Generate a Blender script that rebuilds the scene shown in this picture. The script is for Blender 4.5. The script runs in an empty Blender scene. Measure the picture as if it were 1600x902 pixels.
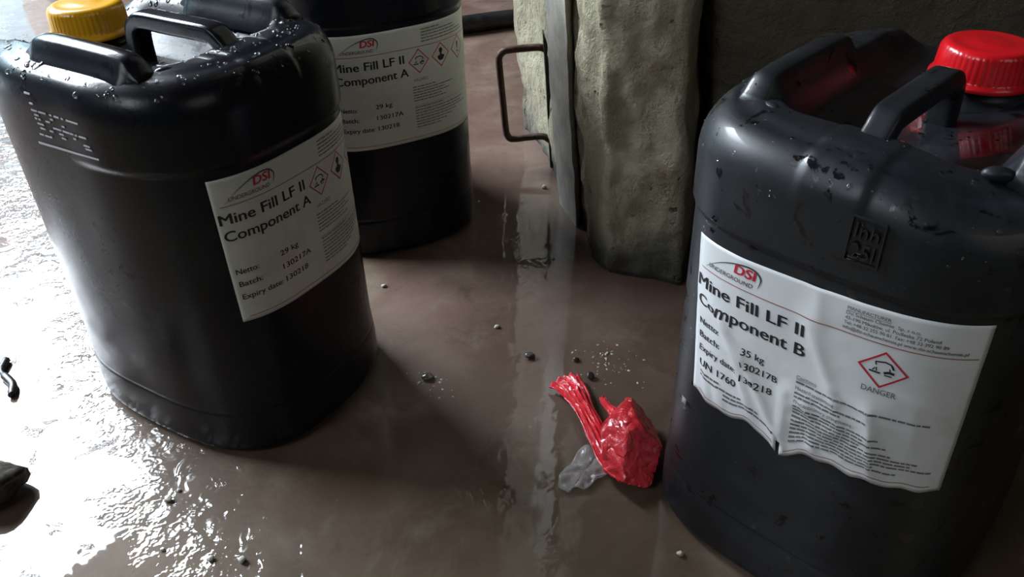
import bpy, bmesh, math, random
import numpy as np
from mathutils import Vector, Matrix, noise

R_ = random.Random(7)
SC = bpy.context.scene
COL = SC.collection

# ------------------------------------------------------------------ camera
F_PX, PITCH, ROLL, CAM_H = 1299.22, 0.607459, -0.031083, 0.639239
cam_d = bpy.data.cameras.new('camera')
cam_d.sensor_width = 36.0
cam_d.lens = F_PX * 36.0 / 1600.0
cam_d.clip_start = 0.02
cam = bpy.data.objects.new('camera', cam_d)
COL.objects.link(cam)
_F = Vector((0, math.cos(PITCH), -math.sin(PITCH)))
_R = Vector((1, 0, 0)); _U = _R.cross(_F)
_c, _s = math.cos(ROLL), math.sin(ROLL)
_R2 = _c * _R + _s * _U; _U2 = -_s * _R + _c * _U
m = Matrix((( _R2.x, _U2.x, -_F.x, 0), (_R2.y, _U2.y, -_F.y, 0), (_R2.z, _U2.z, -_F.z, CAM_H), (0, 0, 0, 1)))
cam.matrix_world = m
SC.camera = cam

# ------------------------------------------------------------------ exposure, sky, light
SC.view_settings.view_transform = 'Standard'
SC.view_settings.look = 'None'
SC.view_settings.gamma = 1.0
SC.view_settings.use_curve_mapping = False
SC.view_settings.exposure = 0.0
SKY = 43.0          # overcast sky seen through the doorway
HORIZON = 2.2       # hazy bluish distance under it
SIDE = 23.0         # added fill lamp to the left of the camera
FILL = 6.0         # weaker fill lamp added behind the camera

w = bpy.data.worlds.new('overcast_sky'); SC.world = w; w.use_nodes = True
nt = w.node_tree; nt.nodes.clear()
wo = nt.nodes.new('ShaderNodeOutputWorld'); bg = nt.nodes.new('ShaderNodeBackground')
tc = nt.nodes.new('ShaderNodeTexCoord'); sx = nt.nodes.new('ShaderNodeSeparateXYZ')
rp = nt.nodes.new('ShaderNodeValToRGB')
nt.links.new(tc.outputs['Generated'], sx.inputs[0]); nt.links.new(sx.outputs['Z'], rp.inputs[0])
rp.color_ramp.elements[0].position = 0.0; rp.color_ramp.elements[0].color = (0.45 * HORIZON, 0.8 * HORIZON, 1.0 * HORIZON, 1)
rp.color_ramp.elements[1].position = 0.46; rp.color_ramp.elements[1].color = (SKY * 0.82, SKY * 0.91, SKY, 1)
e = rp.color_ramp.elements.new(0.40); e.color = (0.5 * HORIZON, 0.8 * HORIZON, 1.0 * HORIZON, 1)
nt.links.new(rp.outputs[0], bg.inputs[0]); bg.inputs[1].default_value = 1.0
nt.links.new(bg.outputs[0], wo.inputs[0])

def area(name, loc, direction, sx_, sy_, power, color, portal=False):
    l = bpy.data.lights.new(name, 'AREA'); l.shape = 'RECTANGLE'; l.size = sx_; l.size_y = sy_
    l.energy = power; l.color = color
    if portal: l.cycles.is_portal = True
    o = bpy.data.objects.new(name, l); COL.objects.link(o)
    o.location = loc; o.rotation_euler = Vector(direction).to_track_quat('-Z', 'Y').to_euler()
    return o

# door wall: plane whose outward normal points to azimuth -50 deg (left and ahead)
DN = Vector((math.sin(math.radians(-50)), math.cos(math.radians(-50)), 0))    # outwards
DT = Vector((DN.y * -1, DN.x, 0))                                             # along the wall, to the left/near
DR0 = 3.2
DOOR_S0, DOOR_S1, DOOR_H = -1.30, 1.15, 2.86
_dc = DN * DR0 + DT * ((DOOR_S0 + DOOR_S1) / 2) + Vector((0, 0, DOOR_H / 2))
area('doorway_daylight', _dc, -DN, DOOR_S1 - DOOR_S0, DOOR_H, 1.0, (1, 1, 1), portal=True)
area('side_fill_lamp', (-2.3, -1.1, 2.2), (0.86, 0.62, -0.62), 1.2, 1.0, SIDE, (0.86, 0.93, 1.0))  # unseen lamp added to brighten the crumpled label, no opening in the wall
area('rear_fill_lamp', (1.7, -1.7, 2.3), (-0.62, 0.9, -0.75), 1.6, 1.2, FILL, (1.0, 0.98, 0.90))  # unseen lamp added as soft fill for the right-facing sides

# ------------------------------------------------------------------ material helpers
class N:
    def __init__(s, name):
        s.m = bpy.data.materials.new(name); s.m.use_nodes = True; s.t = s.m.node_tree
        s.b = s.t.nodes['Principled BSDF']; s.out = s.t.nodes['Material Output']
        s.co = s.t.nodes.new('ShaderNodeTexCoord').outputs['Object']
    def n(s, typ, **kw):
        x = s.t.nodes.new(typ)
        for k, v in kw.items():
            if k in x.inputs: s.put(x.inputs[k], v)
            else: setattr(x, k, v)
        return x
    def put(s, sock, v):
        if isinstance(v, bpy.types.NodeSocket): s.t.links.new(v, sock)
        else: sock.default_value = v
    def noise(s, scale, detail=4, rough=0.55, dist=0.0, vec=None):
        x = s.n('ShaderNodeTexNoise'); s.put(x.inputs['Scale'], scale); s.put(x.inputs['Detail'], detail)
        s.put(x.inputs['Roughness'], rough); s.put(x.inputs['Distortion'], dist)
        s.put(x.inputs['Vector'], s.co if vec is None else vec); return x.outputs['Fac']
    def ramp(s, fac, stops):
        x = s.n('ShaderNodeValToRGB'); s.put(x.inputs[0], fac); el = x.color_ramp.elements
        while len(el) < len(stops): el.new(0.5)
        for q, (p, c) in zip(el, stops):
            q.position = p; q.color = (c, c, c, 1) if isinstance(c, (int, float)) else (*c, 1)
        return x.outputs[0]
    def mix(s, fac, a, b, mode='MIX'):
        x = s.n('ShaderNodeMix', data_type='RGBA', blend_type=mode)
        for i, v in ((0, fac), (6, a), (7, b)):
            if isinstance(v, tuple) and len(v) == 3: v = (*v, 1)
            s.put(x.inputs[i], v)
        return x.outputs[2]
    def math(s, op, a, b=0.0):
        x = s.n('ShaderNodeMath', operation=op); s.put(x.inputs[0], a); s.put(x.inputs[1], b); return x.outputs[0]
    def bump(s, h, dist, strength=1.0, nrm=None):
        x = s.n('ShaderNodeBump'); s.put(x.inputs['Height'], h); x.inputs['Distance'].default_value = dist
        x.inputs['Strength'].default_value = strength
        if nrm is not None: s.put(x.inputs['Normal'], nrm)
        return x.outputs[0]
    def set(s, **kw):
        for k, v in kw.items():
            k = k.replace('_', ' ')
            if isinstance(v, tuple) and len(v) == 3: v = (*v, 1)
            s.put(s.b.inputs[k], v)
        return s.m

def plain(name, col, rough=0.5, **kw):
    return N(name).set(Base_Color=col, Roughness=rough, **kw)

# black HDPE, wet, scuffed
def mat_plastic(name, base, r0, r1, film, spec):
    k = N(name)
    big = k.noise(6, 5, 0.6)
    rough = k.ramp(big, [(0.35, r0), (0.65, r1)])
    spots = k.ramp(k.noise(48, 4, 0.6, 0.6), [(0.60, 0.0), (0.66, 1.0)])          # wet spots in the dried film
    rough = k.math('ADD', k.math('MULTIPLY', rough, k.math('SUBTRACT', 1.0, k.math('MULTIPLY', spots, film))), 0.02)
    dust = k.math('MULTIPLY', k.ramp(k.noise(14, 6, 0.7, 0.8), [(0.45, 0.0), (0.75, 1.0)]), film)
    col = k.mix(k.math('MULTIPLY', dust, 0.5), base, (0.045, 0.048, 0.055))
    col = k.mix(k.math('MULTIPLY', spots, film), col, (0.004, 0.0045, 0.006))
    scr = k.ramp(k.noise(130, 3, 0.5, 2.5), [(0.70, 0.0), (0.76, 1.0)])
    col = k.mix(k.math('MULTIPLY', scr, 0.35 * film), col, (0.16, 0.16, 0.17))
    bmp = k.bump(k.noise(240, 3, 0.6), 0.0005, 0.2)
    bmp = k.bump(k.noise(9, 2), 0.004, 0.30, bmp)
    sn = k.n('ShaderNodeSeparateXYZ'); k.put(sn.inputs[0], k.n('ShaderNodeTexCoord').outputs['Normal'])
    up = k.ramp(sn.outputs['Z'], [(0.60, 0.0), (0.92, 1.0)])          # water lies on what faces up
    up = k.math('MULTIPLY', up, k.ramp(k.noise(35, 4, 0.6), [(0.36, 0.35), (0.5, 1.0)]))
    return k.set(Base_Color=col, Roughness=rough, Normal=bmp, Specular_IOR_Level=spec, Coat_Weight=up, Coat_Roughness=0.04, Coat_IOR=1.4)
M_BLACK = mat_plastic('black_plastic', (0.0070, 0.0080, 0.0120), 0.20, 0.30, 0.25, 0.27)
M_BLACK_B = mat_plastic('black_plastic_scuffed', (0.0090, 0.0105, 0.0140), 0.36, 0.48, 0.8, 0.5)

def mat_cap(name, col, dark):
    k = N(name)
    c = k.mix(k.ramp(k.noise(50, 5, 0.7), [(0.5, 0.0), (0.75, 0.6)]), col, dark)
    return k.set(Base_Color=c, Roughness=0.28, Coat_Weight=0.4, Coat_Roughness=0.08)
M_YELLOW = mat_cap('yellow_cap_plastic', (0.93, 0.46, 0.008), (0.80, 0.34, 0.006))
M_RED = mat_cap('red_cap_plastic', (0.68, 0.008, 0.014), (0.5, 0.006, 0.01))

def mat_paper(name, col, stain, rough):
    k = N(name)
    c = k.mix(k.ramp(k.noise(18, 6, 0.65), [(0.52, 0.0), (0.78, 0.55)]), col, stain)
    return k.set(Base_Color=c, Roughness=rough, Normal=k.bump(k.noise(45, 3), 0.001, 0.25))
M_PAPER = mat_paper('label_paper', (0.62, 0.63, 0.57), (0.42, 0.42, 0.34), 0.42)
M_PAPER_B = mat_paper('wet_label_paper', (0.72, 0.73, 0.74), (0.52, 0.52, 0.48), 0.27)
M_INK = plain('black_ink', (0.018, 0.018, 0.02), 0.45)
M_GREYINK = plain('fine_print_ink', (0.15, 0.15, 0.145), 0.5)
M_REDINK = plain('red_ink', (0.55, 0.02, 0.05), 0.4)
M_RULE = plain('rule_ink', (0.34, 0.13, 0.09), 0.45)
M_GREENINK = plain('dark_green_ink', (0.03, 0.07, 0.065), 0.45)
M_MARK = plain('glint_white_marking', (0.55, 0.55, 0.60), 0.4)  # pale colour paints the shine on the moulded dashes

# water
kw_ = N('water_drop'); M_WATER = kw_.set(Base_Color=(1, 1, 1), Roughness=0.0, Transmission_Weight=1.0, IOR=1.33)

# floor: wet muddy concrete under a thin film of water
def mat_floor():
    k = N('wet_concrete_floor')
    sep = k.n('ShaderNodeSeparateXYZ'); k.put(sep.inputs[0], k.co)
    big = k.noise(2.3, 5, 0.6, 0.6); mid = k.noise(7.0, 6, 0.62, 0.4); fine = k.noise(55, 6, 0.7)
    c = k.ramp(big, [(0.36, (0.050, 0.041, 0.018)), (0.50, (0.086, 0.071, 0.035)), (0.62, (0.135, 0.111, 0.064))])
    far = k.ramp(k.math('MULTIPLY_ADD', sep.outputs['Y'], 0.5), [(0.50, 0.0), (0.95, 0.75)])
    c = k.mix(far, c, k.ramp(mid, [(0.35, (0.115, 0.060, 0.048)), (0.65, (0.20, 0.125, 0.105))]))
    c = k.mix(k.ramp(mid, [(0.56, 0.0), (0.70, 0.5)]), c, (0.20, 0.165, 0.125))
    c = k.mix(k.ramp(fine, [(0.60, 0.0), (0.74, 0.35)]), c, (0.035, 0.026, 0.018))
    # pale silt and dark damp patches
    silt = k.ramp(k.noise(4.2, 7, 0.72, 1.2), [(0.54, 0.0), (0.66, 1.0)])
    c = k.mix(k.math('MULTIPLY', silt, 0.5), c, (0.215, 0.180, 0.125))
    damp = k.ramp(k.noise(9.5, 6, 0.7, 1.0), [(0.30, 1.0), (0.42, 0.0)])
    c = k.mix(k.math('MULTIPLY', damp, 0.5), c, (0.045, 0.036, 0.018))
    # rough bare concrete between the bright puddle at the left and the calm film in the middle
    d = k.math('ADD', k.math('ADD', k.math('MULTIPLY', sep.outputs['X'], 0.82), k.math('MULTIPLY', sep.outputs['Y'], 0.57)), -0.085)
    d = k.math('ADD', d, k.math('MULTIPLY', k.math('ADD', k.noise(9, 5, 0.65), -0.5), 0.28))
    band = k.math('MULTIPLY', k.ramp(k.math('ADD', d, 0.5), [(0.40, 0.0), (0.47, 1.0)]), k.ramp(k.math('ADD', d, 0.5), [(0.51, 1.0), (0.60, 0.05)]))
    pud = k.ramp(k.noise(24, 5, 0.6, 0.6), [(0.60, 0.0), (0.68, 1.0)])           # islands in the puddle
    blob = k.noise(44, 2, 0.5, 0.6)
    isl = k.math('MULTIPLY', pud, k.ramp(k.math('ADD', d, 0.5), [(0.42, 0.5), (0.55, 0.12)]))
    h = k.math('MULTIPLY', blob, k.math('ADD', band, isl))
    nb = k.bump(h, 0.0070, 0.65)
    nb = k.bump(k.noise(11, 3, 0.5, 0.8), 0.0018, 0.40, nb)
    under = k.bump(k.noise(24, 5, 0.6), 0.004, 0.4)
    c = k.mix(k.math('MULTIPLY', band, 0.35), c, (0.06, 0.046, 0.030))
    return k.set(Base_Color=c, Roughness=0.6, Normal=under, Specular_IOR_Level=0.2, Coat_Weight=1.0, Coat_IOR=1.5,
                 Coat_Roughness=0.022, Coat_Normal=nb)
M_FLOOR = mat_floor()

def mat_concrete(name, light, dark, brown, damp=0.0):
    k = N(name)
    big = k.noise(5, 6, 0.65, 0.4); mid = k.noise(17, 6, 0.7); fine = k.noise(90, 6, 0.75)
    c = k.mix(k.ramp(big, [(0.36, 0.0), (0.62, 1.0)]), dark, light)
    c = k.mix(k.ramp(mid, [(0.53, 0.0), (0.68, 0.7)]), c, brown)
    pits = k.ramp(k.noise(46, 2, 0.5), [(0.24, 0.8), (0.31, 0.0)])
    c = k.mix(pits, c, (0.02, 0.018, 0.013))
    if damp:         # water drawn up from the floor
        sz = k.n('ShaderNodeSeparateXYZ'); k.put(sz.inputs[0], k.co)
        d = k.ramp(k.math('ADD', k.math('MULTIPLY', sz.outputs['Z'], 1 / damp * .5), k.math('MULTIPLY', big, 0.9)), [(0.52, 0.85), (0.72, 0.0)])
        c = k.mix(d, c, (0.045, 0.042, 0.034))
    h = k.math('ADD', k.math('MULTIPLY', fine, 0.7), k.math('ADD', k.math('MULTIPLY', mid, 1.6), k.math('MULTIPLY', pits, -0.6)))
    return k.set(Base_Color=c, Roughness=k.ramp(big, [(0.3, 0.4), (0.6, 0.8)]), Normal=k.bump(h, 0.014, 1.0))
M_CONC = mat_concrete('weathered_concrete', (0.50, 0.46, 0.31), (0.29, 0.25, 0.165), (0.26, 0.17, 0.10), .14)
M_CONC_D = mat_concrete('shade_dark_concrete', (0.155, 0.13, 0.082), (0.075, 0.062, 0.04), (0.095, 0.066, 0.04))  # same concrete darkened, the shade it stands in put into the colour
def mat_flange():
    k = N('grey_flange')
    c = k.ramp(k.noise(20, 6, 0.65), [(0.35, (0.24, 0.23, 0.20)), (0.65, (0.42, 0.40, 0.34))])
    return k.set(Base_Color=c, Roughness=0.55, Normal=k.bump(k.noise(70, 5, 0.7), 0.003, 0.5))
M_FLANGE = mat_flange()
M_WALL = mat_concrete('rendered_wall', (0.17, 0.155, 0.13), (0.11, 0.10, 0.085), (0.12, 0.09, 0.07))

def mat_rust():
    k = N('rusty_steel')
    c = k.ramp(k.noise(40, 6, 0.7), [(0.3, (0.028, 0.016, 0.012)), (0.55, (0.075, 0.032, 0.020)), (0.75, (0.14, 0.07, 0.04))])
    return k.set(Base_Color=c, Roughness=0.55, Metallic=0.25, Normal=k.bump(k.noise(120, 5, 0.7), 0.002, 0.8))
M_RUST = mat_rust()
def mat_iron():
    k = N('dark_corroded_iron')
    c = k.ramp(k.noise(60, 6, 0.75), [(0.35, (0.012, 0.012, 0.009)), (0.6, (0.05, 0.046, 0.032)), (0.75, (0.15, 0.135, 0.095))])
    return k.set(Base_Color=c, Roughness=0.7, Normal=k.bump(k.noise(120, 5, 0.7), 0.003, 0.9))
M_IRON = mat_iron()
M_RUBBER = N('black_rubber'); M_RUBBER = M_RUBBER.set(Base_Color=M_RUBBER.ramp(M_RUBBER.noise(30, 5, .7), [(0.4, 0.006), (0.7, 0.03)]), Roughness=0.4)

def mat_film():
    k = N('red_plastic_film')
    c = k.mix(k.ramp(k.noise(30, 4, 0.6), [(0.4, 0.0), (0.7, 1.0)]), (0.92, 0.045, 0.065), (0.66, 0.025, 0.04))
    return k.set(Base_Color=c, Roughness=0.20, Coat_Weight=0.6, Coat_Roughness=0.05, Normal=k.bump(k.noise(55, 4, 0.6, 1.5), 0.005, 0.7),
                 Subsurface_Weight=0.0)
M_FILM = mat_film()
def mat_clear():
    k = N('clear_plastic_film')
    return k.set(Base_Color=(0.50, 0.47, 0.45), Roughness=0.22, Alpha=0.45, Normal=k.bump(k.noise(60, 4, 0.6, 1.0), 0.003, 0.6))
M_CLEAR = mat_clear()
M_STONE = N('wet_stone'); M_STONE = M_STONE.set(Base_Color=M_STONE.ramp(M_STONE.noise(90, 5, .7), [(0.35, (0.03, 0.026, 0.02)), (0.7, (0.12, 0.11, 0.09))]), Roughness=0.18)

M_PALE = plain('pale_glint', (0.55, 0.52, 0.46), 0.15)  # pale colour stands in for white glints on the floor

# ------------------------------------------------------------------ object helpers
def obj(name, bm, mat, parent=None, smooth=True, angle=None):
    me = bpy.data.meshes.new(name)
    bm.normal_update(); bm.to_mesh(me); bm.free()
    if smooth:
        for p in me.polygons: p.use_smooth = True
        if angle is not None: me.set_sharp_from_angle(angle=math.radians(angle))
    if mat: me.materials.append(mat)
    o = bpy.data.objects.new(name, me); COL.objects.link(o)
    if parent: o.parent = parent
    return o
def tag(o, label, cat, group=None, kind=None):
    o['label'] = label; o['category'] = cat
    if group: o['group'] = group
    if kind: o['kind'] = kind
    return o
def empty(name, loc, rz=0.0):
    o = bpy.data.objects.new(name, None); COL.objects.link(o)
    o.location = loc; o.rotation_euler = (0, 0, rz); o.empty_display_size = 0.05
    return o
def loft(bm, rings, closed=True, cap=True):
    vs = [[bm.verts.new(p) for p in r] for r in rings]
    for A, B in zip(vs, vs[1:]):
        n = len(A)
        for i in range(n if closed else n - 1):
            j = (i + 1) % n
            bm.faces.new((A[i], A[j], B[j], B[i]))
    if cap and closed:
        bm.faces.new(list(reversed(vs[0]))); bm.faces.new(vs[-1])
    return vs
def sweep(bm, path, hw, hh, power=4.0, n=24, side=Vector((1, 0, 0))):
    """rounded-rectangle section swept along a path lying in the plane normal to side"""
    rings = []
    P = [Vector(p) for p in path]
    for i, p in enumerate(P):
        t = (P[min(i + 1, len(P) - 1)] - P[max(i - 1, 0)]).normalized()
        up = side.cross(t).normalized()
        w_ = hw[i] if isinstance(hw, (list, tuple)) else hw
        h_ = hh[i] if isinstance(hh, (list, tuple)) else hh
        r = []
        for k in range(n):
            a = 2 * math.pi * k / n; c, s = math.cos(a), math.sin(a)
            q = (abs(c) ** power + abs(s) ** power) ** (-1 / power)
            r.append(p + side * (w_ * q * c) + up * (h_ * q * s))
        rings.append(r)
    loft(bm, rings)
def tube(bm, path, rad, n=12):
    P = [Vector(p) for p in path]; rings = []; prev = None
    for i, p in enumerate(P):
        t = (P[min(i + 1, len(P) - 1)] - P[max(i - 1, 0)]).normalized()
        if prev is None:
            x = t.orthogonal().normalized()
        else:
            x = (prev - t * prev.dot(t)).normalized()
        prev = x; y = t.cross(x)
        r_ = rad[i] if isinstance(rad, (list, tuple)) else rad
        rings.append([p + (x * math.cos(2 * math.pi * k / n) + y * math.sin(2 * math.pi * k / n)) * r_ for k in range(n)])
    loft(bm, rings)
def smooth_path(pts, sub=6, closed=False):
    P = [Vector(p) for p in pts]; out = []
    for i in range(len(P) - 1):
        a, b = P[i], P[i + 1]; p0 = P[max(i - 1, 0)]; p3 = P[min(i + 2, len(P) - 1)]
        for k in range(sub):
            t = k / sub
            out.append(0.5 * ((2 * a) + (b - p0) * t + (2 * p0 - 5 * a + 4 * b - p3) * t * t + (3 * a - p0 - 3 * b + p3) * t ** 3))
    out.append(P[-1]); return out
def sstep(a, b, x):
    t = min(1.0, max(0.0, (x - a) / (b - a))); return t * t * (3 - 2 * t)
def nz(x, y, z=0.0, s=1.0, o=4):
    return noise.fractal(Vector((x * s, y * s, z * s)), 1.0, 2.0, o, noise_basis='PERLIN_ORIGINAL')

# ------------------------------------------------------------------ setting
def quad_wall(name, A, B, z0, z1, mat, thick=0.2, outward=None):
    """upright slab between plan points A and B"""
    A = Vector((A[0], A[1], 0)); B = Vector((B[0], B[1], 0))
    nrm = outward.normalized() * thick
    bm = bmesh.new()
    lo = [A, B, B + nrm, A + nrm]
    v0 = [bm.verts.new((p.x, p.y, z0)) for p in lo]; v1 = [bm.verts.new((p.x, p.y, z1)) for p in lo]
    for i in range(4):
        j = (i + 1) % 4; bm.faces.new((v0[i], v0[j], v1[j], v1[i]))
    bm.faces.new(v0[::-1]); bm.faces.new(v1)
    bmesh.ops.recalc_face_normals(bm, faces=bm.faces)
    o = obj(name, bm, mat, smooth=False); o['kind'] = 'structure'; return o

bm = bmesh.new()
fv = [bm.verts.new(p) for p in ((-9, -6, 0), (8, -6, 0), (8, 11, 0), (-9, 11, 0))]
bm.faces.new(fv)
floor = obj('floor', bm, M_FLOOR, smooth=False); floor['kind'] = 'structure'

def wp(n_, s_): return DN * n_ + DT * s_
CEIL = 3.3
RB, RS0, RS1 = -3.4, -4.2, 3.9       # room: back plane and the two side planes in wall axes
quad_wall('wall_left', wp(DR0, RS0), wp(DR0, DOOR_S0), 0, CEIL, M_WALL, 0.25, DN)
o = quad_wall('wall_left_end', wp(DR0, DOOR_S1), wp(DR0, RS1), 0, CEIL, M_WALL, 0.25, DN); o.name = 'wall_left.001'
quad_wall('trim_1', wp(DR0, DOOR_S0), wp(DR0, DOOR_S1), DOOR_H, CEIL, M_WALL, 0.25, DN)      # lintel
quad_wall('reflection_blocker', wp(DR0 + 0.05, DOOR_S0), wp(DR0 + 0.05, DOOR_S1), 0.50, 1.00, plain('blocker_brown', (0.10, 0.07, 0.05), 0.8), 0.06, DN)  # unseen board added to darken a band of the mirrored doorway
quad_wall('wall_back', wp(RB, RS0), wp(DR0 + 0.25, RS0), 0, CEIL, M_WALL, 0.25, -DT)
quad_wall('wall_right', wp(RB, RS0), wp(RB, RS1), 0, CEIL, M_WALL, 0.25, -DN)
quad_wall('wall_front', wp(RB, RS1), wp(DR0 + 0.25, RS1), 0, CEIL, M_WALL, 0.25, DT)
bm = bmesh.new()
lo = [wp(RB - .25, RS0 - .25), wp(DR0 + .25, RS0 - .25), wp(DR0 + .25, RS1 + .25), wp(RB - .25, RS1 + .25)]
a0 = [bm.verts.new((p.x, p.y, CEIL)) for p in lo]; a1 = [bm.verts.new((p.x, p.y, CEIL + .2)) for p in lo]
for i in range(4): bm.faces.new((a0[i], a0[(i + 1) % 4], a1[(i + 1) % 4], a1[i]))
bm.faces.new(a0[::-1]); bm.faces.new(a1); bmesh.ops.recalc_face_normals(bm, faces=bm.faces)
o = obj('ceiling', bm, M_WALL, smooth=False); o['kind'] = 'structure'

# ------------------------------------------------------------------ concrete block with steel lifting handle
def slab(name, foot, z1, mat, lean, amp, seed, closed_back, nzr=70, step=0.012, parent=None, round_=2, lips=()):
    """weathered upright block: plan outline densified, leaned, and roughened"""
    pts = [Vector((x, y, 0)) for x, y in foot]
    dense = []
    for i in range(len(pts)):
        a, b = pts[i], pts[(i + 1) % len(pts)]
        vis = i < closed_back
        k = max(1, int((b - a).length / (step if vis else 0.12)))
        for j in range(k): dense.append((a.lerp(b, j / k), vis))
    P = [p for p, _ in dense]
    for _ in range(round_):
        P = [(P[i - 1] + P[i] * 2 + P[(i + 1) % len(P)]) / 4 for i in range(len(P))]
    nrm = []
    for i in range(len(P)):
        t = (P[(i + 1) % len(P)] - P[i - 1]).normalized(); nrm.append(Vector((t.y, -t.x, 0)))
    rings = []
    for iz in range(nzr + 1):
        z = z1 * iz / nzr; r = []
        for p, n_ in zip(P, nrm):
            d = amp * nz(p.x + seed, p.y, z, 9, 5) + amp * 0.5 * nz(p.x, p.y + seed, z, 34, 4)
            for lx, ly, lr, lh in lips: d += lh * math.exp(-((p.x - lx) ** 2 + (p.y - ly) ** 2) / lr ** 2) * (.7 + .8 * nz(lx, ly, z, 14, 4))
            r.append((p.x + lean * z + n_.x * d, p.y + n_.y * d, z))
        rings.append(r)
    bm = bmesh.new(); loft(bm, rings); bmesh.ops.recalc_face_normals(bm, faces=bm.faces)
    return obj(name, bm, mat, parent)

blk = empty('concrete_block', (0.2, 1.2, 0))
tag(blk, 'tall weathered concrete block with a rusty bar handle on its side', 'concrete block')
def under(o, root):          # keep world placement while parenting
    o.parent = root; o.matrix_parent_inverse = root.matrix_basis.inverted(); return o
foot = [(.030, 1.45), (.042, 1.41), (.074, 1.312), (.086, 1.17), (.112, 1.10), (.110, 1.04), (.118, .985), (.141, .949), (.226, .912), (.246, .960), (.40, 1.45), (.12, 1.52)]
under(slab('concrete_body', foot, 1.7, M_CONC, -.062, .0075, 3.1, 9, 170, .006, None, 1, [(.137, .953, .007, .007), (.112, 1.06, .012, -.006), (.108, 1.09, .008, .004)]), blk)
# smooth flange standing proud of the corner
bm = bmesh.new(); rings = []
for k in range(40):
    z = .85 * k / 39; lx = -.062 * z + .0025 * nz(z, 4.1, 0, 9, 3); bot = .012 * (1 - sstep(0, .03, z))
    o_ = [(.0765 + bot * .3, 1.155), (.0775, 1.150), (.0850, 1.120), (.0930, 1.092), (.0985, 1.074), (.1030, 1.078), (.1120, 1.105), (.1020, 1.150), (.0830, 1.160)]
    rings.append([(x + lx + .0012 * nz(x * 3, y, z, 40, 3), y, z + .001) for x, y in o_])
loft(bm, rings); bmesh.ops.recalc_face_normals(bm, faces=bm.faces)
fl = under(obj('corner_flange', bm, M_FLANGE, angle=50), blk); fl['label'] = 'smooth grey corner flange'
# steel strip down the corner
bm = bmesh.new()
sp = [(.070, 1.305, .002), (.058, 1.305, .19)]
rings = []
for x, z in ((.0785, .003), (.0750, .08), (.0715, .16), (.0670, .232)):
    y = 1.285; rings.append([(x - .0075, y - .018, z), (x + .0045, y - .02, z), (x + .0045, y + .03, z), (x - .0075, y + .03, z)])
loft(bm, rings); bmesh.ops.bevel(bm, geom=bm.edges[:], offset=.0012, segments=2, affect='EDGES')
strip = under(obj('steel_strip', bm, M_IRON, smooth=False), blk); strip['label'] = 'dark corroded steel strip'
bm = bmesh.new()
hp = [(.070, 1.285, .196), (.058, 1.287, .2035), (.035, 1.29, .2025), (.008, 1.29, .2005), (-.002, 1.29, .198), (-.0085, 1.29, .190), (-.0092, 1.29, .176), (-.0052, 1.29, .1116), (-.0022, 1.29, .066),
      (.0005, 1.29, .055), (.008, 1.29, .0485), (.035, 1.29, .0505), (.060, 1.287, .0525), (.073, 1.285, .045)]
tube(bm, smooth_path(hp, 4), .0058, 12)
hd = under(obj('bar_handle', bm, M_RUST), blk); hd['label'] = 'rusty bent bar handle'

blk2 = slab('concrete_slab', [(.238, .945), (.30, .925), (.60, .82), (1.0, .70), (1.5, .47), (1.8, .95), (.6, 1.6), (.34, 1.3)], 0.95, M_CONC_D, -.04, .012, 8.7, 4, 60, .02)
tag(blk2, 'shaded concrete slab, painted dark, behind the drum with the red cap', 'concrete slab')

# pipe along the far floor
bm = bmesh.new()
tube(bm, [(-.62 + .075 * i, 1.865 + .021 * i + .004 * math.sin(i * 1.7), .021) for i in range(14)], .021, 20)
o = obj('rubber_hose', bm, M_RUBBER); tag(o, 'black hose lying across the reddish floor beyond the drums', 'hose')

# ------------------------------------------------------------------ jerrycans
TH = np.linspace(-np.pi / 2 - np.pi, -np.pi / 2 + np.pi, 1441)
def se(a, b, n, t):
    c, s = np.cos(t), np.sin(t)
    rr = (np.abs(c) ** n + np.abs(s) ** n) ** (-1 / n)
    return a * rr * c, b * rr * s
H, RS, RBOT = 0.403, 0.034, 0.012
RSX = .021           # the shoulder is taller than it is deep, leaving a flat rim
ZFLOOR = 0.374
def band(z, y=-1.0):
    """how far the moulding stands proud of the label panel (the step over the panel is on the front only)"""
    up = sstep(.324, .332, z) * .0030 * sstep(-.01, -.07, y)
    lo = (1 - sstep(.036, .080, z)) * .0020 - math.exp(-((z - .058) / .0018) ** 2) * .0006
    return up + lo
class Can:
    def __init__(s, a, b, n):
        s.a, s.b, s.n = a, b, n
        x, y = se(a, b, n, TH)
        d = np.concatenate([[0], np.cumsum(np.hypot(np.diff(x), np.diff(y)))]); s.d = d - d[720]
        s.x, s.y = x, y
    def inset(s, z):
        if z > H - RS:
            t = min(1.0, (z - (H - RS)) / RS); return RSX * (1 - math.sqrt(max(0, 1 - t * t)))
        if z < RBOT:
            t = (RBOT - z) / RBOT; return RBOT * (1 - math.sqrt(max(0, 1 - t * t)))
        return 0.0
    def surf(s, u, z, off=0.0):
        f = lambda q: (float(np.interp(q, s.d, s.x)), float(np.interp(q, s.d, s.y)))
        x, y = f(u); x0, y0 = f(u - .002); x1, y1 = f(u + .002)
        tx, ty = x1 - x0, y1 - y0; l = math.hypot(tx, ty); nx, ny = ty / l, -tx / l
        k = off + band(z, y) - s.inset(z)
        return Vector((x + nx * k, y + ny * k, z))
def sdbox(x, y, hx, hy, r):
    qx, qy = abs(x) - hx + r, abs(y) - hy + r
    return math.hypot(max(qx, 0), max(qy, 0)) + min(max(qx, qy), 0) - r

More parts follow.
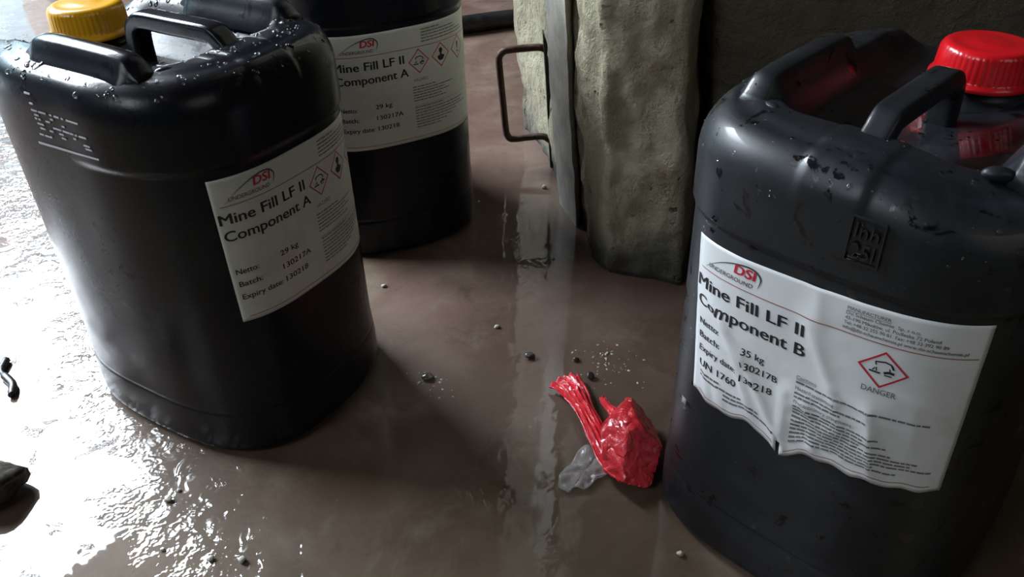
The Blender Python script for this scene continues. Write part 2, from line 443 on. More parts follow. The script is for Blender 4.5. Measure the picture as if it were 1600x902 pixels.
def build_body(c, dent):
    yo = .15448 - c.b; xs = c.a / .1252
    def recess(x, y, z):
        S = sstep(.008, -.014, sdbox(x, y - yo - .055, .073 * xs, .146, .03))
        zf = ZFLOOR + .20 * max(0.0, math.hypot(x, .006) - .010)
        return z - S * max(0.0, z - zf)
    NT = 288
    t = np.linspace(0, 2 * np.pi, NT, endpoint=False)
    rings = []
    def ring(i, z, k=1.0, top=False, bnd=0.0):
        x, y = se((c.a - i) * k, (c.b - i) * k, c.n, t); r = []
        for px, py in zip(x, y):
            zz = z
            px, py = float(px), float(py)
            if bnd:
                q = band(z, py) * bnd; l = math.hypot(px / c.a ** 2, py / c.b ** 2); px += q * px / c.a ** 2 / l; py += q * py / c.b ** 2 / l
            if zz > .33:
                # rib running from the handle over the front shoulder
                if py < 0:
                    rib = sstep(.026, .019, abs(px)) * sstep(.372, .385, z) * sstep(-.085, -.105, py)
                    if rib: px *= 1.0; py -= .0018 * rib; zz += .0015 * rib
                zz = recess(px, py, zz)
            if dent: 
                q = math.exp(-(((px - .095) / .05) ** 2 + ((py + .125) / .05) ** 2)) * sstep(.33, .40, z)
                px -= .006 * q; zz -= .012 * q
            r.append((px, py, zz))
        rings.append(r)
    for k in range(7):
        a_ = k / 6 * math.pi / 2; z = RBOT * (1 - math.cos(a_)); ring(RBOT * (1 - math.sin(a_)), z, bnd=1.0)
    zs = list(np.linspace(.016, .050, 6)) + list(np.linspace(.051, .068, 14)) + list(np.linspace(.08, .318, 16)) + list(np.linspace(.321, .336, 10)) + list(np.linspace(.342, H - RS, 5))
    for z in zs: ring(0, float(z), bnd=1.0)
    for k in range(1, 15):
        a_ = k / 14 * math.pi / 2; z = H - RS + RS * math.sin(a_); ring(RSX * (1 - math.cos(a_)), z, bnd=max(1e-6, math.cos(a_)))
    for k in range(1, 60):
        f = 1 - k / 60
        ring(RSX, H + .003 * sstep(1, .9, f), f, True)
    bm = bmesh.new(); vs = loft(bm, rings, cap=False)
    bm.faces.new(list(reversed(vs[0])))
    cv = bm.verts.new((0, 0, recess(0, 0, H))); L = vs[-1]
    for i in range(NT): bm.faces.new((L[i], L[(i + 1) % NT], cv))
    return bm, yo, xs

def cap_mesh(r=.0355):
    bm = bmesh.new(); NR = 144; rings = []
    prof = [(.030, .0), (r + .0035, .0), (r + .0040, .0012), (r + .0035, .0035), (r + .0012, .0048), (r + .0004, .0065), (r, .009), (r - .001, .0235), (r - .0022, .0268), (r - .005, .0287), (r - .008, .0292), (r - .0095, .0290), (.014, .0290), (.0125, .0294), (.006, .0294)]
    for i, (q, z) in enumerate(prof):
        ring = []
        for k in range(NR):
            an = 2 * math.pi * k / NR
            rib = .0005 * math.cos(an * 48) if 5 <= i <= 7 else 0
            ring.append(((q + rib) * math.cos(an), (q + rib) * math.sin(an), z))
        rings.append(ring)
    loft(bm, rings); return bm

def grid2d(W_, H_, nx, ny):
    bm = bmesh.new()
    v = [[bm.verts.new((W_ * i / nx, H_ * j / ny, 0)) for i in range(nx + 1)] for j in range(ny + 1)]
    for j in range(ny):
        for i in range(nx): bm.faces.new((v[j][i], v[j][i + 1], v[j + 1][i + 1], v[j + 1][i]))
    return bm

LW, LH, NX, NY = .210, .148, 60, 42
def slice_grid(bm):
    for i in range(1, NX):
        bmesh.ops.bisect_plane(bm, geom=bm.verts[:] + bm.edges[:] + bm.faces[:], plane_co=(LW * i / NX, 0, 0), plane_no=(1, 0, 0), dist=1e-7)
    for j in range(1, NY):
        bmesh.ops.bisect_plane(bm, geom=bm.verts[:] + bm.edges[:] + bm.faces[:], plane_co=(0, LH * j / NY, 0), plane_no=(0, 1, 0), dist=1e-7)

MM = .001
def text2d(bm, s, p0, q, p1=None, cap=6.0, bold=0.0, shear=0.0, rise=0.0):
    """set text on the flat label: left edge p0, baseline q (mm from top), scaled to end at p1"""
    cu = bpy.data.curves.new('tmp', 'FONT'); cu.body = s; cu.size = 1.0; cu.resolution_u = 3; cu.shear = shear
    o = bpy.data.objects.new('tmp', cu); COL.objects.link(o)
    dg = bpy.context.evaluated_depsgraph_get(); ev = o.evaluated_get(dg); me = ev.to_mesh()
    co = np.array([v.co[:] for v in me.vertices]).reshape(-1, 3)
    faces = [tuple(p.vertices) for p in me.polygons]
    ev.to_mesh_clear(); bpy.data.objects.remove(o); bpy.data.curves.remove(cu)
    if not len(co): return
    sy = cap / .70
    x = co[:, 0] - co[:, 0].min(); wid = x.max()
    sxx = (p1 - p0) / wid if p1 else sy
    for dx, dy in (((-bold, 0), (bold, 0), (0, bold * .6), (0, -bold * .6)) if bold > 0 else ((0, 0),)):
        vs = [bm.verts.new(((p0 + (xx + dx) * sxx) * MM, (q - (yy + dy) * sy) * MM, 0)) for xx, yy in zip(x, co[:, 1])]
        for f in faces:
            try: bm.faces.new([vs[i] for i in f])
            except ValueError: pass
def poly2d(bm, pts):
    vs = [bm.verts.new((p * MM, q * MM, 0)) for p, q in pts]
    f = bm.faces.new(vs); 
    if len(vs) > 4: bmesh.ops.triangulate(bm, faces=[f])
def line2d(bm, pts, w_):
    """stroke of width w_ (number or list), in mm"""
    P = [Vector((p, q)) for p, q in pts]; L = []; 
    for i, p in enumerate(P):
        t = (P[min(i + 1, len(P) - 1)] - P[max(i - 1, 0)]).normalized(); n_ = Vector((-t.y, t.x))
        h = (w_[i] if isinstance(w_, (list, tuple)) else w_) / 2
        L.append((p + n_ * h, p - n_ * h))
    v = [(bm.verts.new((a.x * MM, a.y * MM, 0)), bm.verts.new((b.x * MM, b.y * MM, 0))) for a, b in L]
    for A, B in zip(v, v[1:]): bm.faces.new((A[0], A[1], B[1], B[0]))
def fineprint(bm, p0, p1, q, rnd, th=1.1):
    """an illegible line of small print: word-long strokes"""
    p = p0
    while p < p1 - 1:
        l = min(rnd.uniform(2.5, 8.5), p1 - p); 
        poly2d(bm, [(p, q), (p + l, q), (p + l, q - th), (p, q - th)]); p += l + .8
def diamond2d(bm, cx, cy, hx, hy, t):
    o_ = [(cx, cy - hy), (cx + hx, cy), (cx, cy + hy), (cx - hx, cy)]
    k = 1 - t / hx
    i_ = [(cx + (x - cx) * k, cy + (y - cy) * k) for x, y in o_]
    for a in range(4):
        b = (a + 1) % 4; poly2d(bm, [o_[a], o_[b], i_[b], i_[a]])
def circ(cx, cy, r, n=20, ry=None): return [(cx + r * math.cos(2 * math.pi * k / n), cy + (ry or r) * math.sin(2 * math.pi * k / n)) for k in range(n)]
def corrosive2d(bm, cx, cy, s):
    line2d(bm, [(cx - 8 * s, cy + 3.5 * s), (cx - 1 * s, cy + 3.5 * s)], 1.3 * s)
    line2d(bm, [(cx - 6 * s, cy + 2.4 * s), (cx - 4.5 * s, cy + .2 * s)], .8 * s); line2d(bm, [(cx - 3.5 * s, cy + 2.4 * s), (cx - 3.8 * s, cy - .6 * s)], .8 * s)
    line2d(bm, [(cx - 5 * s, cy - 4.6 * s), (cx + 1 * s, cy - 6 * s), (cx + 4.5 * s, cy - 5 * s)], 1.1 * s)
    line2d(bm, [(cx - 5 * s, cy - 4.6 * s), (cx - 4.2 * s, cy - 2.2 * s)], .9 * s)
    line2d(bm, [(cx + 4.5 * s, cy - 5 * s), (cx + 6.4 * s, cy - 1.5 * s)], 1.2 * s)
    line2d(bm, [(cx + 1 * s, cy + 2.6 * s), (cx + 4 * s, cy + 1.2 * s), (cx + 7.2 * s, cy + 1.6 * s)], 1.9 * s)
    line2d(bm, [(cx + 4 * s, cy - 1.6 * s), (cx + 4.6 * s, cy + .6 * s)], .8 * s); line2d(bm, [(cx + 1.5 * s, cy + 4.2 * s), (cx + 6 * s, cy + 4 * s)], .9 * s)
def health2d(bm, cx, cy, s):
    poly2d(bm, circ(cx, cy - 5.2 * s, 2.7 * s, ry=3.4 * s))
    poly2d(bm, [(cx - 1.3 * s, cy - 2.2 * s), (cx + 1.3 * s, cy - 2.2 * s), (cx + 1.6 * s, cy + .4 * s), (cx + 5.6 * s, cy + 1.4 * s), (cx + 5.2 * s, cy + 4.2 * s), (cx + 2.4 * s, cy + 7.4 * s), (cx - 2.4 * s, cy + 7.4 * s), (cx - 5.2 * s, cy + 4.2 * s), (cx - 5.6 * s, cy + 1.4 * s), (cx - 1.6 * s, cy + .4 * s)])
def exclaim2d(bm, cx, cy, s):
    poly2d(bm, [(cx - 1.5 * s, cy - 6.6 * s), (cx + 1.5 * s, cy - 6.6 * s), (cx + .7 * s, cy + 2.6 * s), (cx - .7 * s, cy + 2.6 * s)])
    poly2d(bm, circ(cx, cy + 5.4 * s, 1.4 * s))

def logo_parts(black, red, green):
    text2d(red, 'DSI', 39.5, 15.2, 58.0, 8.0, .035, .15)
    text2d(black, 'UNDERGROUND', 14.5, 22.4, 55.5, 3.8, -.004, .15)
    sw = smooth_path([(11, 23.5, 0), (19, 17.5, 0), (28, 12.2, 0), (39, 7.8, 0), (50, 5.6, 0), (57, 6.6, 0), (61, 10.2, 0), (61.6, 14.0, 0), (59.6, 20.4, 0)], 5)
    n = len(sw); wd = [.25 + 1.35 * math.sin(math.pi * min(1, (i / (n - 1)) ** 1.6)) for i in range(n)]
    line2d(green, [(v.x, v.y) for v in sw], wd)

def art_A():
    rnd = random.Random(5)
    k, g, r, ru, gr = (bmesh.new() for _ in range(5))
    logo_parts(k, r, gr)
    line2d(ru, [(6, 26.3), (206, 26.3)], .75); line2d(ru, [(7, 143.2), (203, 143.2)], .7)
    text2d(k, 'Mine Fill LF II', 2.6, 43.6, 94, 10.2, .022); text2d(k, 'Component A', 3.6, 60.6, 98.5, 10.2, .020)
    for s_, p, q, e_ in (('Netto:', 5.2, 96.0, 26.5), ('29 kg', 50.5, 94.6, 72.3), ('Batch:', 5.4, 109.4, 27.5), ('130217A', 50.6, 109.2, 86.5), ('Expiry date:', 5.4, 123.4, 46.6), ('130218', 51, 123.2, 79.5)):
        text2d(k, s_, p, q, e_, 5.7, .016)
    for i, e_ in enumerate((147, 172, 176, 190, 196)): fineprint(g, 119.5, e_, 6.6 + i * 3.7, rnd, 1.25)
    text2d(g, 'HAZARD', 105.5, 69.6, 125, 4.0)
    for i, e_ in enumerate((136, 165, 150, 158, 144, 152)): fineprint(g, 102.5, e_, 77 + i * 3.6, rnd, 1.25)
    for i, e_ in enumerate((146, 186, 178, 190, 168, 160, 150, 140)): fineprint(g, 103.5, e_, 104 + i * 3.8, rnd, 1.25)
    line2d(ru, [(103, 101.2), (196, 101.2)], .4)
    hz = []
    for i, (cx, cy) in enumerate(((114.3, 44.2), (147.2, 42.9), (180.0, 42.2))):
        d, s_ = bmesh.new(), bmesh.new(); diamond2d(d, cx, cy, 14.4, 15.6, 1.5)
        if i == 0: corrosive2d(s_, cx, cy, 1.0)
        elif i == 1: health2d(s_, cx, cy, 1.0)
        else: exclaim2d(s_, cx, cy, 1.0)
        hz.append((d, s_))
    return k, g, r, ru, gr, hz
def art_B():
    rnd = random.Random(9)
    k, g, r, ru, gr = (bmesh.new() for _ in range(5))
    logo_parts(k, r, gr)
    line2d(ru, [(5, 26.8), (60, 26.8), (206, 26.3)], .8); line2d(ru, [(8, 143.0), (84, 143.2)], .7); line2d(ru, [(94, 143.0), (201, 142.2)], .7)
    text2d(k, 'Mine Fill LF II', 2.2, 44.2, 97.5, 10.2, .022); text2d(k, 'Component B', 3.6, 61.4, 100, 10.2, .020)
    for s_, p, q, e_ in (('Netto:', 6, 79.6, 28), ('35 kg', 50.5, 84.0, 69.5), ('Batch:', 6.3, 92.4, 29), ('130217B', 51, 95.8, 81.5), ('Expiry date:', 6.8, 105.4, 46), ('130218', 50.6, 109.6, 78), ('UN 1760', 8, 119.6, 46)):
        text2d(k, s_, p, q, e_, 6.0, .014)
    for i, e_ in enumerate((30, 52, 70, 84)): fineprint(g, 9 + (i > 1) * 26, e_, 125.5 + i * 3.4, rnd, 1.6)
    for i, (s_, e_) in enumerate((('MANUFACTURER', 152), ('Dsi Schaum Chemie  Sp. z o.o.', 170), ('43-190 Mikołów, ul. Podleska 72 Poland', 182), ('Tel: +48 32 255 90 81. Fax: +48 32 392 90 89', 187), ('info@dsi-schaumchemie.pl www.dsi-schaumchemie.pl', 199))):
        text2d(g, s_, 124.5 - i * .3, 8.0 + i * 3.9, e_, 2.7, .012)
    line2d(g, [(124.5, 8.9), (152, 8.9)], .35)
    text2d(g, 'DANGER', 142, 67.4, 164.5, 4.6, .006)
    text2d(g, 'Contains', 96.5, 82.2, 112, 3.4); line2d(g, [(96.5, 83), (112, 83)], .3)
    fineprint(g, 96.5, 190, 86.2, rnd, 1.6)
    text2d(g, 'Hazard statement', 96.5, 92.4, 127, 3.6)
    for i, e_ in enumerate((150, 132)): fineprint(g, 96.5, e_, 96.0 + i * 3.3, rnd, 1.6)
    text2d(g, 'Precautionary statement', 96.5, 104.4, 141, 3.6)
    for i, e_ in enumerate((160, 150, 166, 148, 170, 190, 184, 199, 160, 176)): fineprint(g, 96.5, e_, 108.2 + i * 3.05, rnd, 1.5)
    d, s_ = bmesh.new(), bmesh.new(); diamond2d(d, 153, 46.8, 16.4, 15.4, 2.0); corrosive2d(s_, 153, 46.0, 1.05)
    return k, g, r, ru, gr, [(d, s_)]

def crease(p, q, a, b, h, w_):
    """height of a sharp paper fold running from a to b"""
    ax, ay = a; bx, by = b; dx, dy = bx - ax, by - ay; L2 = dx * dx + dy * dy
    t = max(0, min(1, ((p - ax) * dx + (q - ay) * dy) / L2)); d = math.hypot(p - ax - t * dx, q - ay - t * dy)
    return h * math.exp(-d / w_) * (0.35 + 0.65 * math.sin(math.pi * min(1, max(0, .12 + .76 * t))))
FOLDS = [((18, 52), (50, 88), 3.2, 4.2), ((50, 88), (84, 138), 3.6, 5.0), ((41, 84), (62, 140), 2.2, 3.6), ((30, 60), (40, 84), 1.6, 3.0), ((100, 30), (122, 78), 2.4, 6.0), ((104, 2), (108, 34), 1.6, 7.0), ((122, 78), (132, 112), 1.8, 4.0),
         ((96, 96), (118, 120), 1.6, 3.0), ((150, 84), (160, 147), 3.4, 5.0), ((132, 80), (168, 96), 1.0, 3.0), ((168, 66), (200, 74), .9, 4.0), ((178, 74), (182, 104), .8, 3.0), ((14, 118), (18, 147), 1.4, 3.0), ((26, 128), (36, 146), 1.6, 3.0), ((88, 100), (90, 148), 2.4, 4.0), ((112, 126), (118, 147), 1.5, 3.5)]
def wrinkle(p, q):
    h = sum(crease(p, q, *f) for f in FOLDS)
    m_ = sstep(70, 95, p) * sstep(165, 140, p) * sstep(70, 85, q)
    h += m_ * 1.2 * abs(nz(p, q, 3.3, .07, 3)) + .5 * abs(nz(p, q, 9.1, .03, 2))
    return h * 1.25 * MM

def build_label(c, root, corners, art, crumpled):
    (TL, TR, BR, BL) = corners
    def f(p, q, off):
        s_, t = p / LW, q / LH
        u = (TL[0] * (1 - s_) + TR[0] * s_) * (1 - t) + (BL[0] * (1 - s_) + BR[0] * s_) * t
        z = (TL[1] * (1 - s_) + TR[1] * s_) * (1 - t) + (BL[1] * (1 - s_) + BR[1] * s_) * t
        h = .0005
        if crumpled:
            P, Q = p / MM, q / MM
            h += wrinkle(P, Q)
            e_ = sstep(110, 148, Q)      # ragged lower edge
            z += e_ * MM * (-7.0 * math.exp(-((P - 30) / 22) ** 2) - 6.5 * math.exp(-((P - 84) / 16) ** 2) - 8.5 * math.exp(-((P - 94) / 14) ** 2) + 1.2 * math.sin(P * .25))
        else:
            h += .0003 * abs(nz(p / MM, q / MM, 1.7, .05, 2))
        return c.surf(u, z, h + off)
    def mapped(bm, off):
        for v in bm.verts: v.co = f(v.co.x, v.co.y, off)
        bmesh.ops.recalc_face_normals(bm, faces=bm.faces); return bm
    g = grid2d(LW, LH, NX, NY)
    if crumpled:
        kill = [fc for fc in g.faces if 86.8 < fc.calc_center_median().x / MM < 91.5 and fc.calc_center_median().y / MM > 139]
        bmesh.ops.delete(g, geom=kill, context='FACES')
    lab = obj('label', mapped(g, 0), M_PAPER_B if crumpled else M_PAPER, root)
    so = lab.modifiers.new('paper', 'SOLIDIFY'); so.thickness = .0003; so.offset = -1
    lab['label'] = 'crumpled torn white paper label' if crumpled else 'white paper label with black print'
    k, fp, r, ru, gr, hz = art()
    def sub(name, bm, mat, off=.0004 if crumpled else .00025):
        slice_grid(bm); o_ = obj(name, mapped(bm, off), mat, lab, smooth=False); return o_
    sub('printed_text', k, M_INK); sub('fine_print', fp, M_GREYINK); sub('logo_lettering', r, M_REDINK); sub('rule_lines', ru, M_RULE); sub('logo_arc', gr, M_GREENINK)
    for d, s_ in hz:
        sub('hazard_diamond', d, M_REDINK); sub('hazard_symbol', s_, M_INK)
    return lab

def drops(name, o_body, count, rnd, sel, lo=.0006, hi=.0026):
    """beads of water sitting on the moulding"""
    me = o_body.data; cand = [p for p in me.polygons if sel(p.center, p.normal)]
    wts = [p.area for p in cand]
    bm = bmesh.new()
    for p in rnd.choices(cand, wts, k=count):
        n_ = p.normal; r = lo + (hi - lo) * rnd.random() ** 3.5
        ctr = p.center + Vector((rnd.uniform(-1, 1), rnd.uniform(-1, 1), 0)) * .001
        q = n_.to_track_quat('Z', 'Y').to_matrix().to_4x4()
        mt = Matrix.Translation(ctr - n_ * r * .15) @ q @ Matrix.Rotation(rnd.uniform(0, 6), 4, 'Z') @ Matrix.Diagonal((r * rnd.uniform(.8, 1.7), r * rnd.uniform(.8, 1.2), r * .62, 1))
        bmesh.ops.create_icosphere(bm, subdivisions=2, radius=1.0, matrix=mt)
    o = obj(name, bm, M_WATER)
    return o

def build_can(name, label, dims, loc, yaw, mat, capmat, corners, art, crumpled, group=None):
    c = Can(*dims); root = empty(name, (loc[0], loc[1], 0), yaw); tag(root, label, 'jerrycan', group)
    bm, yo, xs = build_body(c, crumpled); body = obj('body', bm, mat, root)
    # carrying handle
    bm = bmesh.new()
    hp = [(0, .026 + yo, .362), (0, .026 + yo, .385), (0, .023 + yo, .402), (0, .015 + yo, .4105), (0, .004 + yo, .4135), (0, -.03 + yo, .4135), (0, -.076 + yo, .4135), (0, -.086 + yo, .4115), (0, -.094 + yo, .405), (0, -.103 + yo, .3985), (0, -.118 + yo, .392)]
    sweep(bm, smooth_path(hp, 4), .0102, .0080, 6.5, 32)
    bmesh.ops.recalc_face_normals(bm, faces=bm.faces)
    obj('handle', bm, mat, root)
    for sgn in (-1, 1):
        bm = bmesh.new(); x0 = sgn * .0860 * xs
        ys = [-.097, -.091, -.083, -.077, -.05, 0, .026, .036, .044, .056]; zt = [.4045, .409, .4175, .4195, .421, .4215, .421, .4185, .410, .402]
        rings = []
        for y_, z_ in zip(ys, zt):
            hb = .013 + .0105 * sstep(-.097, -.080, y_) * sstep(.052, .030, y_); y_ += yo; ht = .0080 if z_ > .415 else .009
            zb = .392
            rings.append([(x0 - hb, y_, zb), (x0 + hb, y_, zb), (x0 + hb - (hb - ht) * .5, y_, zb + (z_ - zb) * .5), (x0 + ht + .0015, y_, z_ - .0025), (x0 + ht - .001, y_, z_), (x0 - ht + .001, y_, z_), (x0 - ht - .0015, y_, z_ - .0025), (x0 - hb + (hb - ht) * .5, y_, zb + (z_ - zb) * .5)])
        loft(bm, rings); bmesh.ops.recalc_face_normals(bm, faces=bm.faces)
        bmesh.ops.subdivide_edges(bm, edges=bm.edges[:], cuts=1, smooth=.4, use_grid_fill=True)
        obj('side_grip', bm, mat, root, angle=50)
    cy = .096 + yo
    bm = bmesh.new()
    loft(bm, [[(r_ * math.cos(2 * math.pi * k / 64), cy + r_ * math.sin(2 * math.pi * k / 64), z_) for k in range(64)] for r_, z_ in ((.046, .366), (.044, .376), (.036, .380), (.0325, .383), (.0325, .395))])
    obj('neck', bm, mat, root)
    cb = cap_mesh(); bmesh.ops.translate(cb, verts=cb.verts, vec=(0, cy, .3885))
    cp = obj('screw_cap', cb, capmat, root, angle=55); cp['label'] = ('yellow' if capmat is M_YELLOW else 'red') + ' screw cap with ribbed edge'
    # little moulded nubs in the corners of the rim
    for sgn in (-1, 1):
        bm = bmesh.new()
        bmesh.ops.create_uvsphere(bm, u_segments=16, v_segments=10, radius=1.0, matrix=Matrix.Translation((sgn * .070 * xs, -.098 + yo, .4025)) @ Matrix.Rotation(sgn * .5, 4, 'Z') @ Matrix.Diagonal((.010, .0055, .005, 1)))
        obj('moulded_nub', bm, mat, root)
    build_label(c, root, corners, art, crumpled)
    return root, body, c

LAB_A = ((-.0905, .3186), (.1195, .3186), (.1195, .1700), (-.0892, .1705))
canL, bodyL, cL = build_can('jerrycan', 'black plastic jerrycan with a yellow screw cap in the left foreground', (.1252, .1545, 2.986), (-.3254, .7773), math.radians(58.12), M_BLACK, M_YELLOW, LAB_A, art_A, False, 'black jerrycans on the wet floor')
LAB_A2 = ((-.0895, .3180), (.1205, .3205), (.1200, .1670), (-.0905, .1660))
canB, bodyB, cB = build_can('jerrycan', 'black jerrycan standing behind the one with the yellow cap, its top out of frame', (.1252, .1545, 2.986), (-.2015, 1.1705), math.radians(26.65), M_BLACK, M_YELLOW, LAB_A2, art_A, False, 'black jerrycans on the wet floor')
LAB_B = ((-.0987, .3117), (.1151, .3221), (.1199, .1724), (-.0823, .1725))
canR, bodyR, cR = build_can('jerrycan', 'black jerrycan with a red screw cap and a crumpled torn label', (.13625, .1597, 3.405), (.3147, .5717), math.radians(-45.31), M_BLACK_B, M_RED, LAB_B, art_B, True, 'black jerrycans on the wet floor')

# moulded badge on the shoulder of the red-capped can
def on_can(c, bm, u0, z0, off):
    for v in bm.verts: v.co = c.surf(u0 + v.co.x, z0 - v.co.y, off + v.co.z)
    bmesh.ops.recalc_face_normals(bm, faces=bm.faces); return bm
def raise_(bm, h):
    r = bmesh.ops.extrude_face_region(bm, geom=bm.faces[:]); 
    bmesh.ops.translate(bm, verts=[v for v in r['geom'] if isinstance(v, bmesh.types.BMVert)], vec=(0, 0, h)); return bm
bm = bmesh.new()
for a_, b_ in (((0, 0), (20.5, 0)), ((20.5, 0), (21, 31)), ((21, 31), (0, 31)), ((0, 31), (0, 0))): line2d(bm, [a_, ((a_[0] + b_[0]) / 2, (a_[1] + b_[1]) / 2), b_], 1.1)
text2d(bm, 'Inh', 3, 13.5, 18.0, 10); text2d(bm, '25l', 3, 28, 17.5, 10.5)
raise_(bm, .0016); bdg = obj('moulded_badge', on_can(cR, bm, .0195, .3785, .0007), M_BLACK_B, canR, smooth=False)
bdg['label'] = 'square moulded capacity mark'

# moulded marking, its glints painted white, on the left side of the yellow-capped can
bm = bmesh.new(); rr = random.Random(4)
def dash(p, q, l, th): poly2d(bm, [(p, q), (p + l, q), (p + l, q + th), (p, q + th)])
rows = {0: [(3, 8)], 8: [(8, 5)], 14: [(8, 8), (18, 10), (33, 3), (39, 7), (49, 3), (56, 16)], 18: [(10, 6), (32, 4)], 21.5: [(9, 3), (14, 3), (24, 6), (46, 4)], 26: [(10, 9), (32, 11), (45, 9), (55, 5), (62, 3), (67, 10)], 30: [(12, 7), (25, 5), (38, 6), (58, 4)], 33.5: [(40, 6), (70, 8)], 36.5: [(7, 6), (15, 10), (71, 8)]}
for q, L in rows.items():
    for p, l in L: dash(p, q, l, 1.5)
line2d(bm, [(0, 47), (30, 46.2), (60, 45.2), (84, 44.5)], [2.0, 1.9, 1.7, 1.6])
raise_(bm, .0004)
mk = obj('glint_marking', on_can(cL, bm, -.262, .3835, .0004), M_MARK, canL, smooth=False); mk['label'] = 'moulded dot marking, its glints painted white'

# water beads
dl = drops('water_droplets', bodyL, 520, random.Random(1), lambda c_, n_: c_.z > .385 and n_.z > .5, .0008, .0034)
dl.parent = canL; dl['kind'] = 'stuff'; dl['label'] = 'beads of water on the rim'
dr = drops('water_droplets', bodyR, 520, random.Random(2), lambda c_, n_: (c_.z > .345 and c_.y < .02) and (n_.z > .03), .0005, .0024)
dr.parent = canR; dr['kind'] = 'stuff'; dr['label'] = 'beads of water on the shoulder'

# ------------------------------------------------------------------ red plastic wrapper
def faceted(bm, ctr, sx_, sy_, sz_, seed, nplanes=26, sub=4, hr=(.68, 1.0)):
    rnd = random.Random(seed); pl = []
    for _ in range(nplanes):
        v = Vector((rnd.gauss(0, 1), rnd.gauss(0, 1), rnd.gauss(.1, .9))).normalized(); pl.append((v, rnd.uniform(*hr)))
    r = bmesh.ops.create_icosphere(bm, subdivisions=sub, radius=1.0)
    for v in r['verts']:
        d = v.co.normalized(); q = min([1.12] + [h / d.dot(n_) for n_, h in pl if d.dot(n_) > .05])
        q *= 1 + .015 * nz(d.x + seed, d.y, d.z, 4, 2) - .05 * max(0, .22 - abs(nz(d.x, d.y + seed, d.z, 2.2, 2))) / .22
        v.co = Vector((ctr[0] + d.x * q * sx_, ctr[1] + d.y * q * sy_, max(.0006, ctr[2] + d.z * q * sz_)))
wrap = empty('plastic_wrapper', (.115, .62, 0))
tag(wrap, 'crumpled red plastic wrapper with a twisted tail lying on the wet floor', 'plastic wrapper')
bm = bmesh.new(); faceted(bm, (.1145, .612, .016), .0325, .053, .029, 12, 17, 5, (.80, 1.0))
under(obj('crumpled_bundle', bm, M_FILM, angle=28), wrap)
def strip_mesh(path, widths, pleats, amp, seed, lift, rows=22):
    P = smooth_path(path, 8); bm = bmesh.new(); V = []
    for i, p in enumerate(P):
        t = (P[min(i + 1, len(P) - 1)] - P[max(i - 1, 0)]); t.z = 0; t.normalize(); n_ = Vector((-t.y, t.x, 0))
        f = i / (len(P) - 1); k = f * (len(widths) - 1); a = int(min(k, len(widths) - 2)); w_ = widths[a] + (widths[a + 1] - widths[a]) * (k - a)
        row = []
        for j in range(rows + 1):
            s_ = j / rows - .5
            zz = p.z + amp * abs(math.sin(pleats * math.pi * (s_ + .5) + seed + 1.3 * nz(f * 3, s_, seed, 1, 2))) * (1 + .6 * nz(f * 6, s_ * 4, seed, 1, 3)) + lift * (1 - (2 * s_) ** 2)
            q = p + n_ * (w_ * s_) + t * (.003 * nz(s_ * 6, f * 2, seed + 4, 1, 3))
            row.append(bm.verts.new((q.x, q.y, max(.0012, zz))))
        V.append(row)
    for A, B in zip(V, V[1:]):
        for j in range(rows): bm.faces.new((A[j], A[j + 1], B[j + 1], B[j]))
    return bm
def sheet(name, bm, mat, root, th=.0005):
    o = obj(name, bm, mat, None, angle=40); s_ = o.modifiers.new('film', 'SOLIDIFY'); s_.thickness = th
    if root: under(o, root)
    return o
sheet('twisted_tail', strip_mesh([(.055, .722, .003), (.066, .700, .004), (.074, .672, .006), (.082, .640, .008), (.090, .610, .010), (.100, .586, .010), (.112, .572, .010)], [.040, .031, .022, .023, .027, .034, .036], 5, .0055, 2, .006), M_FILM, wrap)
sheet('loose_end', strip_mesh([(.097, .690, .004), (.100, .672, .010), (.107, .648, .018)], [.007, .010, .014], 2, .003, 5, .004, 8), M_FILM, wrap)

# clear scrap of film under it
bm = bmesh.new(); V = []
PTS = [(.040, .566), (.049, .558), (.056, .563), (.068, .562), (.080, .575), (.096, .586), (.104, .604), (.096, .622), (.082, .617), (.068, .619), (.055, .598), (.043, .582)]
cx_, cy_ = sum(p[0] for p in PTS) / 12, sum(p[1] for p in PTS) / 12
PP = smooth_path([(x, y, 0) for x, y in PTS + PTS[:1]], 4)[:-1]
for k in range(9):
    f = k / 8; row = []
    for p in PP:
        x, y = cx_ + (p.x - cx_) * max(f, .02), cy_ + (p.y - cy_) * max(f, .02)
        row.append(bm.verts.new((x, y, .0018 + .006 * abs(nz(x, y, 2.0, 60, 4)) + .003 * abs(nz(x, y, 7, 25, 2)))))
    V.append(row)
for A, B in zip(V, V[1:]):
    for j in range(len(A)): bm.faces.new((A[j], A[(j + 1) % len(A)], B[(j + 1) % len(A)], B[j]))
bm.faces.new(V[0])
o = sheet('plastic_scrap', bm, M_CLEAR, None); tag(o, 'small clear plastic scrap lying half under the red wrapper', 'plastic scrap')

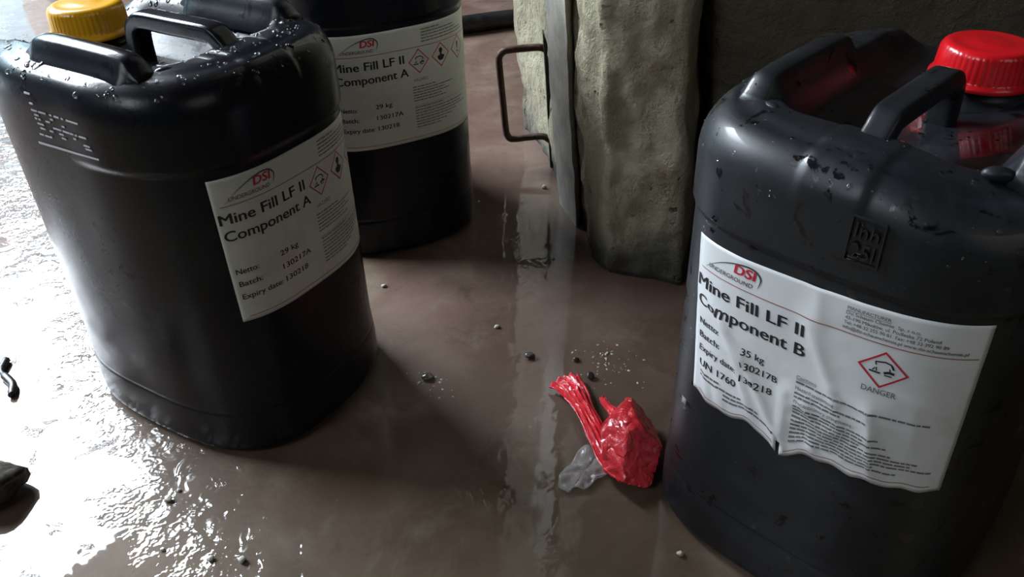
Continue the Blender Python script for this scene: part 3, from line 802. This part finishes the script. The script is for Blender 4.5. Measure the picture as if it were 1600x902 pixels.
# ------------------------------------------------------------------ stones and litter on the floor
def stone(loc, r, seed, name='pebble', flat=.7, mat=M_STONE):
    bm = bmesh.new(); faceted(bm, (0, 0, r * flat * .8), r, r * .85, r * flat, seed, 14, 3)
    o = obj(name, bm, mat); o.location = (loc[0], loc[1], 0); return o
def gp(px, py):
    d = _R2 * ((px - 800) / F_PX) - _U2 * ((py - 451) / F_PX) + _F; t = -CAM_H / d.z
    return (d.x * t, d.y * t)
tag(stone(gp(828, 559), .0058, 31), 'small dark pebble alone on the floor in the middle of the gap', 'pebble', 'pebbles on the floor')
tag(stone(gp(922, 590), .0060, 32), 'small dark pebble just above the red wrapper', 'pebble', 'pebbles on the floor')
tag(stone(gp(900, 564), .0042, 33), 'tiny pebble beside the glinting grit above the red wrapper', 'pebble', 'pebbles on the floor')
tag(stone(gp(668, 592), .0075, 34, flat=.4), 'flat wet stone glinting beside the yellow-capped jerrycan', 'pebble', 'pebbles on the floor')
for i, (px, py) in enumerate(((748, 316), (600, 448), (850, 294), (865, 405), (776, 512), (264, 782), (280, 767), (330, 875), (379, 877), (255, 860), (1063, 867))):
    tag(stone(gp(px, py), .0024 + .001 * ((i * 7) % 3), 50 + i, mat=M_PALE), 'tiny pale fleck painted for a glint on the wet floor', 'pebble', 'painted glints on the floor')  # flecks with the floor's small highlights painted into their colour
tag(stone(gp(-6, 772), .036, 71, 'lump', .6), 'dark wet rock at the left edge of the frame', 'lump')  # dark glossy lump cut by the left edge
bm = bmesh.new()
sq = [gp(*p) + (.004,) for p in ((12, 566), (4, 584), (14, 596), (22, 606), (20, 622))]
tube(bm, smooth_path(sq, 5), [.0045] * 5 + [.003] * 3 + [.0048] * 11 + [.004] * 2, 10)
o = obj('rubber_strip', bm, M_RUBBER); tag(o, 'short curled black rubber strip in the bright reflection at left', 'rubber strip')
def specks(ctr, spread, count, seed, label):
    rnd = random.Random(seed); bm = bmesh.new()
    for _ in range(count):
        x = ctr[0] + rnd.gauss(0, spread); y = ctr[1] + rnd.gauss(0, spread * 1.1); r = .0004 + .0013 * rnd.random() ** 3
        bmesh.ops.create_icosphere(bm, subdivisions=2, radius=1, matrix=Matrix.Translation((x, y, r * .2)) @ Matrix.Rotation(rnd.uniform(0, 3), 4, 'Z') @ Matrix.Diagonal((r * 1.5, r, r * .7, 1)))
    tag(obj('painted_glints', bm, M_PALE), label, 'specks', kind='stuff')  # pale specks paint the sparkle of small bubbles
specks(gp(950, 566), .018, 60, 3, 'glints painted as pale grit above the red wrapper')
specks(gp(672, 600), .014, 22, 4, 'glints painted as pale grit around the flat stone')
